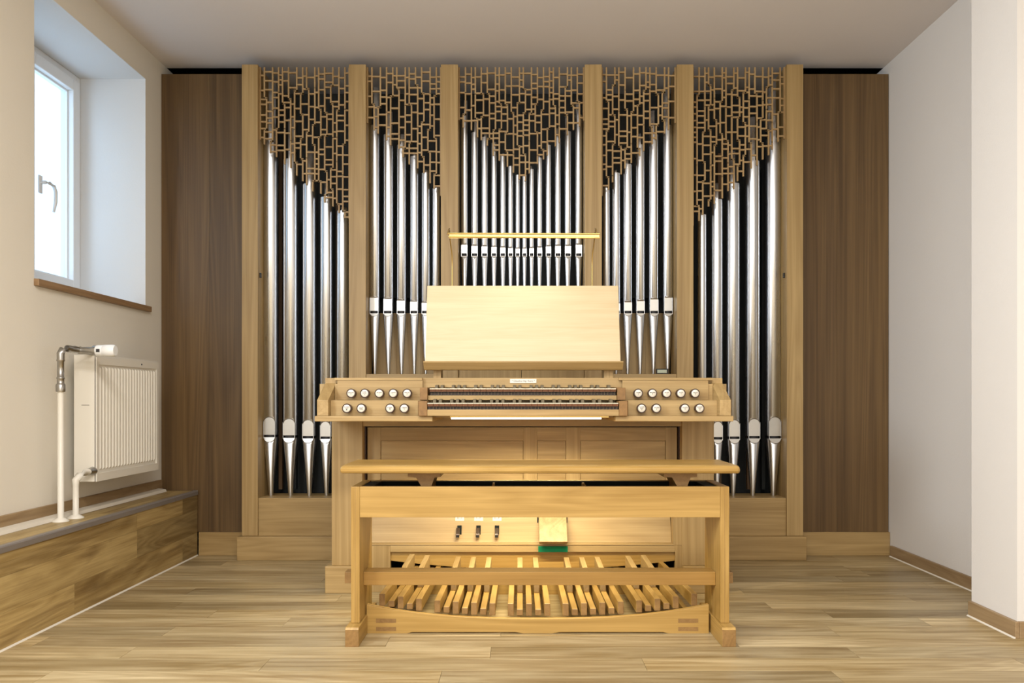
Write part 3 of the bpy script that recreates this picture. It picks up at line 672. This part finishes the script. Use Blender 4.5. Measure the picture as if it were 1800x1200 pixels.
# jambs
stops = {('L', 0): [(617, 'GEDACKT\n8'), (641, 'ROHR-\nFLÖTE\n4'), (666.5, 'OKTAVE\n2'), (691, 'QUINTE\n3'), (715.5, 'MIXTUR\n3f')],
         ('R', 0): [(1122, 'GAMBE\n8'), (1147, 'PRINZIPAL\n8'), (1172, 'OKTAV\n4'), (1197, 'FLÖTE\n4'), (1222, 'SESQUI\n2f')],
         ('L', 1): [(609.5, 'SCHWELL\nTREM\n●'), (635, 'HAUPT\nWERK'), (685.5, 'KOPPEL\n●'), (710.5, 'SUBBASS\n16')],
         ('R', 1): [(1128, 'FLÖTEN\nBASS\n8'), (1154, 'OKTAVE\n8'), (1204, 'FAGOTT\n16'), (1230, 'GEDACKT\nBASS\n8')]}
for side, (ua, ub, la, lb, ia, ib) in {'L': (593, 743, 586, 735, -0.789, -0.42), 'R': (1094, 1245, 1104, 1253, 0.463, 0.832)}.items():
    YU, YLo = 3.535, 3.462
    xu0, xu1 = PX(ua, YU), PX(ub, YU); xl0, xl1 = PX(la, YLo), PX(lb, YLo)
    MB().box(ia, ib if side == 'L' else ib, YU+0.006, YU+0.03, 0.893, 0.9635).build('jamb_backing', oakX, con)
    ju = MB().box(max(xu0, -0.7895), min(xu1, 0.8325), YU, YU+0.006, 0.8935, 0.9765).build('stop_jamb', oakX, con, bevel=0.0006)
    jl = MB().box(-0.7895 if side == 'L' else xl0, xl1 if side == 'L' else 0.8325, YLo, YLo+0.02, 0.8277, 0.8900).build('stop_jamb', oakX, con, bevel=0.0006)
    MB().box(-0.7895 if side == 'L' else 0.424, -0.381 if side == 'L' else 0.8325, YLo, YU+0.03, 0.8905, 0.8930).build('jamb_shelf', oakX, con, bevel=0.0006)
    MB().box(-0.7895 if side == 'L' else PX(1088, YU), PX(742, YU) if side == 'L' else 0.8325, YU-0.001, YU+0.03, 0.9775, 0.9885).build('jamb_cap', oakX, con, bevel=0.0006)
    for row, YY, zz in ((0, YU, PZ(691, 3.50)), (1, YLo, PZ(717.5, 3.43))):
        for px, tx in stops[(side, row)]:
            x = PX(px, YY-0.035)
            kb = MB().lathe((x, YY, zz), [(0.0175, -0.001), (0.0180, -0.004), (0.0180, -0.028), (0.0200, -0.030), (0.0200, -0.034), (0.0190, -0.0355)], 28, 'y').build('stop_knob', ebonyM, con)
            MB().lathe((x, YY, zz), [(0.0154, -0.034), (0.0154, -0.0362), (0.0147, -0.0370), (0.0, -0.0372)], 28, 'y').build('knob_face', porcM, kb)
            lettering(tx, (x, YY-0.0376, zz), 0.0068, kb, xs=0.85)
# key blocks
for a, b, side in ((-0.414, -0.382, 0), (0.412, 0.446, 1)):
    MB().box(a, b, 3.448, 3.60, 0.8935, 0.9455).build('key_block', oakE, con, bevel=0.001).color = (0.85, 0.80, 0.74, 1)
for a, b in ((-0.4115, -0.3755), (0.4105, 0.4455)):
    MB().box(a, b, 3.378, 3.56, 0.8285, 0.8895).build('key_block', oakE, con, bevel=0.001).color = (0.85, 0.80, 0.74, 1)
# nameboard, slips
MB().box(-0.381, 0.411, 3.59, 3.61, 0.893, 0.9640).build('name_board', oakX, con)
MB().box(-0.4195, 0.4625, 3.553, 3.5655, 0.947, 0.9885).build('name_rail', oakX, con, bevel=0.0006)
MB().box(-0.381, 0.411, 3.462, 3.474, 0.8935, 0.9125).build('key_slip', oakX, con, bevel=0.0008)
MB().box(-0.3745, 0.4095, 3.378, 3.39, 0.8285, 0.8545).build('key_slip', oakX, con, bevel=0.0008)
MB().box(-0.381, 0.411, 3.51, 3.53, 0.8285, 0.9).build('name_board', oakX, con)
MB().box(-0.3745, 0.4095, 3.391, 3.51, 0.8277, 0.8285).build('felt_strip', darkgM, con)
pl_ = MB().box(PX(896.5, 3.55), PX(943, 3.55), 3.5505, 3.553, PZ(673, 3.55), PZ(665.8, 3.55)).build('name_plate', porcM, con, bevel=0.0005)
lettering('* Claudius Ing. Kern *', (PX(919.7, 3.55), 3.5502, PZ(669.4, 3.55)), 0.0115, pl_, xs=0.98)
# manuals
pitch = 0.02365; kx0 = -0.3735
for (Yk, zk, ydep) in ((3.452, PZ(682.5, 3.452), 0.10), (3.370, PZ(708.0, 3.370), 0.10)):
    nat = None; shp = None
    for i in range(33):
        x0 = kx0+i*pitch
        if nat is None:
            nat = MB().box(x0+0.0006, x0+pitch-0.0006, Yk+0.002, Yk+ydep, zk-0.0135, zk-0.0032).build('natural_key', keyB, con)
            MB().box(x0+0.0004, x0+pitch-0.0004, Yk, Yk+ydep, zk-0.003, zk).build('key_cover', boneM, nat)
            MB().prism([(Yk+0.0018, zk-0.0034), (Yk-0.0012, zk-0.0045), (Yk-0.0012, zk-0.0075), (Yk+0.0018, zk-0.0100)], 'x', x0+0.0006, x0+pitch-0.0006).build('key_moulding', keyB, nat)
        else: dup(nat, con, (i*pitch, 0, 0))
    cnt = 0
    for i in range(32):
        if i % 7 in (2, 6): continue
        x = kx0+(i+1)*pitch
        if shp is None:
            shp = MB().prism([(Yk+0.050, zk+0.0004), (Yk+0.054, zk+0.0145), (Yk+ydep, zk+0.0165), (Yk+ydep, zk+0.0004)], 'x', x-0.0062, x+0.0062).build('sharp_key', sharpM, con, bevel=0.0008); xr = x
        else: dup(shp, con, (x-xr, 0, 0))
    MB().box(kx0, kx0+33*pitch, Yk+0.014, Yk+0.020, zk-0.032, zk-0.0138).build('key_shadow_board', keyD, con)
    m = MB()
    for q in range(56): 
        x = kx0+(q+0.6)*33*pitch/56; m.box(x-0.0009, x+0.0009, Yk+0.010, Yk+0.014, zk-0.0315, zk-0.0142)
    m.build('guide_pins', sharpM, con, kind='stuff')
# led bar under the key desk
lb0, lb1 = PX(793, 3.43), PX(1057, 3.43)
lb = MB().box(lb0-0.004, lb1+0.03, 3.424, 3.444, 0.8205, 0.8275).build('lamp_bar', brassM, con)
MB().lathe((lb0, 3.434, 0.8172), [(0.0030, 0), (0.0030, lb1-lb0)], 12, 'x').build('led_strip', ledK, lb)

kl = area('key_desk_led', ((lb0+lb1)/2, 3.434, 0.8130), (math.radians(12), 0, 0), lb1-lb0, 0.008, 9.5, (1.0, 0.88, 0.60)); kl.data.spread = math.radians(125)
# ------------------------------------------------------------------ music desk
DX0, DX1 = PX(747, 3.60), PX(1091, 3.60); DB, DT = (3.60, 1.055), (3.692, 1.4045)
md = thing('music_desk', (0.018, 3.63, 0.9885), 'pale oak music desk board tilted back on the console under a brass lamp', 'music desk')
MB().prism([(DB[0], DB[1]), (DT[0], DT[1]), (DT[0]+0.018, DT[1]-0.004), (DB[0]+0.018, DB[1]-0.004)], 'x', DX0, DX1).build('board', wood('pale_oak', srgb(212, 194, 158), srgb(186, 164, 124), 'X', 0.4, broad=0.35, contrast=0.5), md, bevel=0.0012)
MB().prism([(3.622, 1.030), (3.622, 1.053), (3.600, 1.0535), (3.535, 1.060), (3.530, 1.055), (3.560, 1.024), (3.575, 1.022)], 'x', DX0-0.0, DX1+0.004).build('ledge', oakX, md, bevel=0.001)
for a, b in ((PX(762, 3.6), PX(775, 3.6)), (PX(1062, 3.6), PX(1078, 3.6))):
    MB().box(a, b, 3.60, 3.70, 0.9888, 1.034).build('support_block', oakZ, md, bevel=0.001)

# brass lamp above the desk
dl = thing('desk_lamp', (0.018, 3.70, 1.40), 'slender brass lamp bar on two thin rods above the music desk', 'lamp')
LB0, LB1, LY, LZ_ = PX(790, 3.52), PX(1053, 3.52), 3.52, 1.592
MB().box(LB0, LB1, LY-0.006, LY+0.012, LZ_+0.002, LZ_+0.010).build('lamp_bar', brassM, dl, bevel=0.001)
MB().tube([(LB0-0.003, LY-0.011, LZ_-0.004), (LB1+0.002, LY-0.011, LZ_-0.010)], 0.0035, 8).tube([(LB0-0.003, LY-0.011, LZ_+0.010), (LB1+0.002, LY-0.011, LZ_+0.008)], 0.0032, 8).build('lamp_rail', brassM, dl)
MB().prism([(LY-0.004, LZ_+0.001), (LY+0.010, LZ_+0.001), (LY+0.006, LZ_-0.004)], 'x', LB0+0.14, LB1-0.14).build('led_strip', ledD, dl)
MB().box(LB0, LB1, LY-0.0085, LY-0.0065, LZ_-0.010, LZ_+0.008).build('lamp_shade', brassM, dl)
for x, s in ((-0.300, -1), (0.330, 1)):
    y0 = 3.715
    MB().tube([(x, y0, 1.10), (x, y0, 1.50), (x, y0-0.012, 1.545), (x+s*0.004, y0-0.05, 1.590), (x+s*0.003, y0-0.11, 1.620), (x, LY+0.04, 1.632), (x, LY+0.01, 1.622), (x+s*0.004, LY, LZ_+0.008)], 0.0030, 8).build('rod', brassM, dl)
MB().box(-0.32, 0.35, 3.704, 3.720, 1.085, 1.10).build('rod_bracket', brassM, dl)

# ------------------------------------------------------------------ pedalboard
pb = thing('pedalboard', (0.072, 3.5, 0), 'concave oak pedalboard between the bench legs, partly under the console', 'pedalboard')
bx0, bx1 = -0.583, 0.728; bxc = (bx0+bx1)/2; bh = (bx1-bx0)/2
def btop(x): u = (x-bxc)/bh; return 0.056+0.055*u*u*(0.35+0.65*abs(u))
tp_ = [(bx0+(bx1-bx0)*q/40, btop(bx0+(bx1-bx0)*q/40)) for q in range(41)]
low = [(bx0, 0.0), (bx0+0.155, 0.0), (bx0+0.175, 0.005), (bx0+0.57, 0.005), (bx0+0.60, 0.0), (bx1-0.60, 0.0), (bx1-0.57, 0.005), (bx1-0.175, 0.005), (bx1-0.155, 0.0), (bx1, 0.0)]
fb = MB().prism(tp_+low[::-1], 'y', 3.160, 3.182).build('front_board', benX, pb, bevel=0.001)
for s_, xa in ((1, PX(661, 3.16)), (-1, PX(1192, 3.16))):
    for z0, z1 in ((PZ(1108.5, 3.16), PZ(1101.5, 3.16)), (PZ(1094, 3.16), PZ(1087, 3.16))):
        MB().box(xa, xa+0.077, 3.1592, 3.161, max(z0, 0.004), z1).build('joint_inlay', oakE, fb)
MB().box(bx0+0.02, bx0+0.04, 3.182, 3.815, 0.0, 0.022).build('side_rail', benY, pb); MB().box(bx1-0.04, bx1-0.02, 3.182, 3.815, 0.0, 0.022).build('side_rail', benY, pb)
MB().box(ox0+0.01, ox1-0.01, 3.790, 3.806, 0.0, 0.055).build('back_rail', benX, pb)
slots = []; pos = 0
for i in range(30):
    nn = i % 12
    slots.append((pos, nn in (1, 3, 6, 8, 10)))
    pos += 2 if nn in (4, 11) else 1
p0 = PX(672, 3.195); p1 = PX(1220, 3.195); dp = (p1-p0)/34
def pz(x): u = (x-bxc)/bh; return 0.048*u*u*(0.4+0.6*abs(u))
for sl_, sharp in slots:
    x = p0+sl_*dp; dz = pz(x); w = 0.0115; cvx = (bxc-x)*0.03
    if not sharp:
        zb, ztp = 0.058+dz, 0.106+dz
        no_ = MB().add([(x-w, 3.192, zb), (x+w, 3.192, zb), (x+w, 3.192, ztp), (x-w, 3.192, ztp), (x-w+cvx, 3.94, zb+0.0), (x+w+cvx, 3.94, zb+0.0), (x+w+cvx, 3.94, ztp-0.008), (x-w+cvx, 3.94, ztp-0.008)],
                 [(0,1,2,3), (5,4,7,6), (0,4,5,1), (3,2,6,7), (1,5,6,2), (0,3,7,4)]).build('natural_pedal', benY, pb, bevel=0.002); endface(no_, [0])
    else:
        zb, ztp = 0.060+dz, 0.084+dz
        so = MB().add([(x-w, 3.192, zb), (x+w, 3.192, zb), (x+w, 3.192, ztp), (x-w, 3.192, ztp), (x-w+cvx, 3.94, zb), (x+w+cvx, 3.94, zb), (x+w+cvx, 3.94, ztp), (x-w+cvx, 3.94, ztp)],
                 [(0,1,2,3), (5,4,7,6), (0,4,5,1), (3,2,6,7), (1,5,6,2), (0,3,7,4)]).build('sharp_pedal', benY, pb, bevel=0.002); endface(so, [0])
        cm = cvx*0.55
        MB().prism([(3.46, ztp+0.0002), (3.465, 0.160+dz*0.6), (3.50, 0.170+dz*0.6), (3.74, 0.180+dz*0.45), (3.745, ztp+0.0002)], 'x', x-w+cm, x+w+cm).build('sharp_block', oakY, so, bevel=0.002)

# ------------------------------------------------------------------ bench
bn = thing('organ_bench', (0.079, 3.17, 0), 'long golden oak organ bench with a raised seat board in front of the pedals', 'bench')
BY0, BY1 = 3.047, 3.303
for a, b, s in ((-0.620, -0.588, -1), (0.7445, 0.7775, 1)):
    lg = MB().box(a, b, BY0, BY1, 0.0705, 0.574).build('leg', benZ, bn, bevel=0.0015)
    MB().box((a+b)/2-0.001, (a+b)/2+0.0002, BY0-0.0003, BY0+0.001, 0.072, 0.572).build('joint_line', oakE, lg)
    f0, f1 = (a-0.009, b+0.008) if s < 0 else (a-0.008, b+0.009)
    ft_ = MB().prism([(2.986, 0), (2.986, 0.062), (2.992, 0.070), (3.36, 0.070), (3.366, 0.062), (3.366, 0)], 'x', f0, f1).build('foot', benY, bn, bevel=0.0015); endface(ft_, [2])
MB().box(-0.5875, 0.744, BY0, BY0+0.022, 0.461, 0.574).build('front_apron', benX, bn, bevel=0.001)
MB().box(-0.5875, 0.744, BY1-0.022, BY1, 0.461, 0.574).build('back_apron', benX, bn, bevel=0.001)
MB().box(-0.5875, 0.744, BY0+0.0225, BY1-0.0225, 0.478, 0.486).build('box_floor', darkgM, bn)
MB().box(-0.5875, -0.545, BY0+0.0225, BY1-0.0225, 0.486, 0.571).build('box_end', darkgM, bn); MB().box(0.70, 0.744, BY0+0.0225, BY1-0.0225, 0.486, 0.571).build('box_end', darkgM, bn)
MB().box(-0.545, 0.70, BY1-0.027, BY1-0.0225, 0.486, 0.571).build('box_lining', darkgM, bn)
for px in (867, 1027):
    x = PX(px, 3.2); MB().box(x-0.004, x+0.004, BY0+0.0225, BY1-0.028, 0.486, 0.566).build('partition', oakY, bn)
for a, b, c, d in ((722, 778, 737, 765), (1160, 1217, 1175, 1203)):
    Yb = 3.17
    A, B, C_, D_ = [PX(q, Yb) for q in (a, b, c, d)]
    A, B, C_, D_ = A, B, C_, D_
    MB().prism([(A, 0.6255), (A, 0.606), (C_-0.002, 0.604), (C_+0.018, 0.570), (C_+0.018, 0.487), (D_-0.006, 0.487), (D_-0.006, 0.570), (D_+0.006, 0.604), (B, 0.606), (B, 0.6255)], 'y', 3.085, 3.255).build('seat_bracket', oakE, bn, bevel=0.001)
seat = MB(); SX0, SX1 = -0.652, 0.807
seat.prism([(3.0, 0.634), (3.006, 0.628), (3.012, 0.626), (3.30, 0.626), (3.308, 0.630), (3.312, 0.641), (3.308, 0.652), (3.30, 0.6555), (3.028, 0.6555), (3.010, 0.652), (3.002, 0.645)], 'x', SX0, SX1)
seat.build('seat_board', wood('seat_oak', GL, GD, 'X', 0.28), bn, bevel=0.009)
# lower stretcher with through tenons
st = MB().box(-0.5875, 0.744, 3.12, 3.20, 0.194, 0.244).build('stretcher', benX, bn, bevel=0.001); st.color = (0.80, 0.72, 0.62, 1)
MB().box(-0.661, -0.6205, 3.13, 3.19, 0.199, 0.241).build('tenon', oakE, bn, bevel=0.001); MB().box(0.778, 0.812, 3.13, 3.19, 0.199, 0.241).build('tenon', oakE, bn, bevel=0.001)
MB().lathe((0.778, 3.20, PZ(893, 3.2)), [(0.012, 0), (0.012, 0.012), (0.036, 0.014), (0.040, 0.018), (0.040, 0.026), (0.036, 0.031), (0, 0.033)], 28, 'x').build('height_wheel', benY, bn)
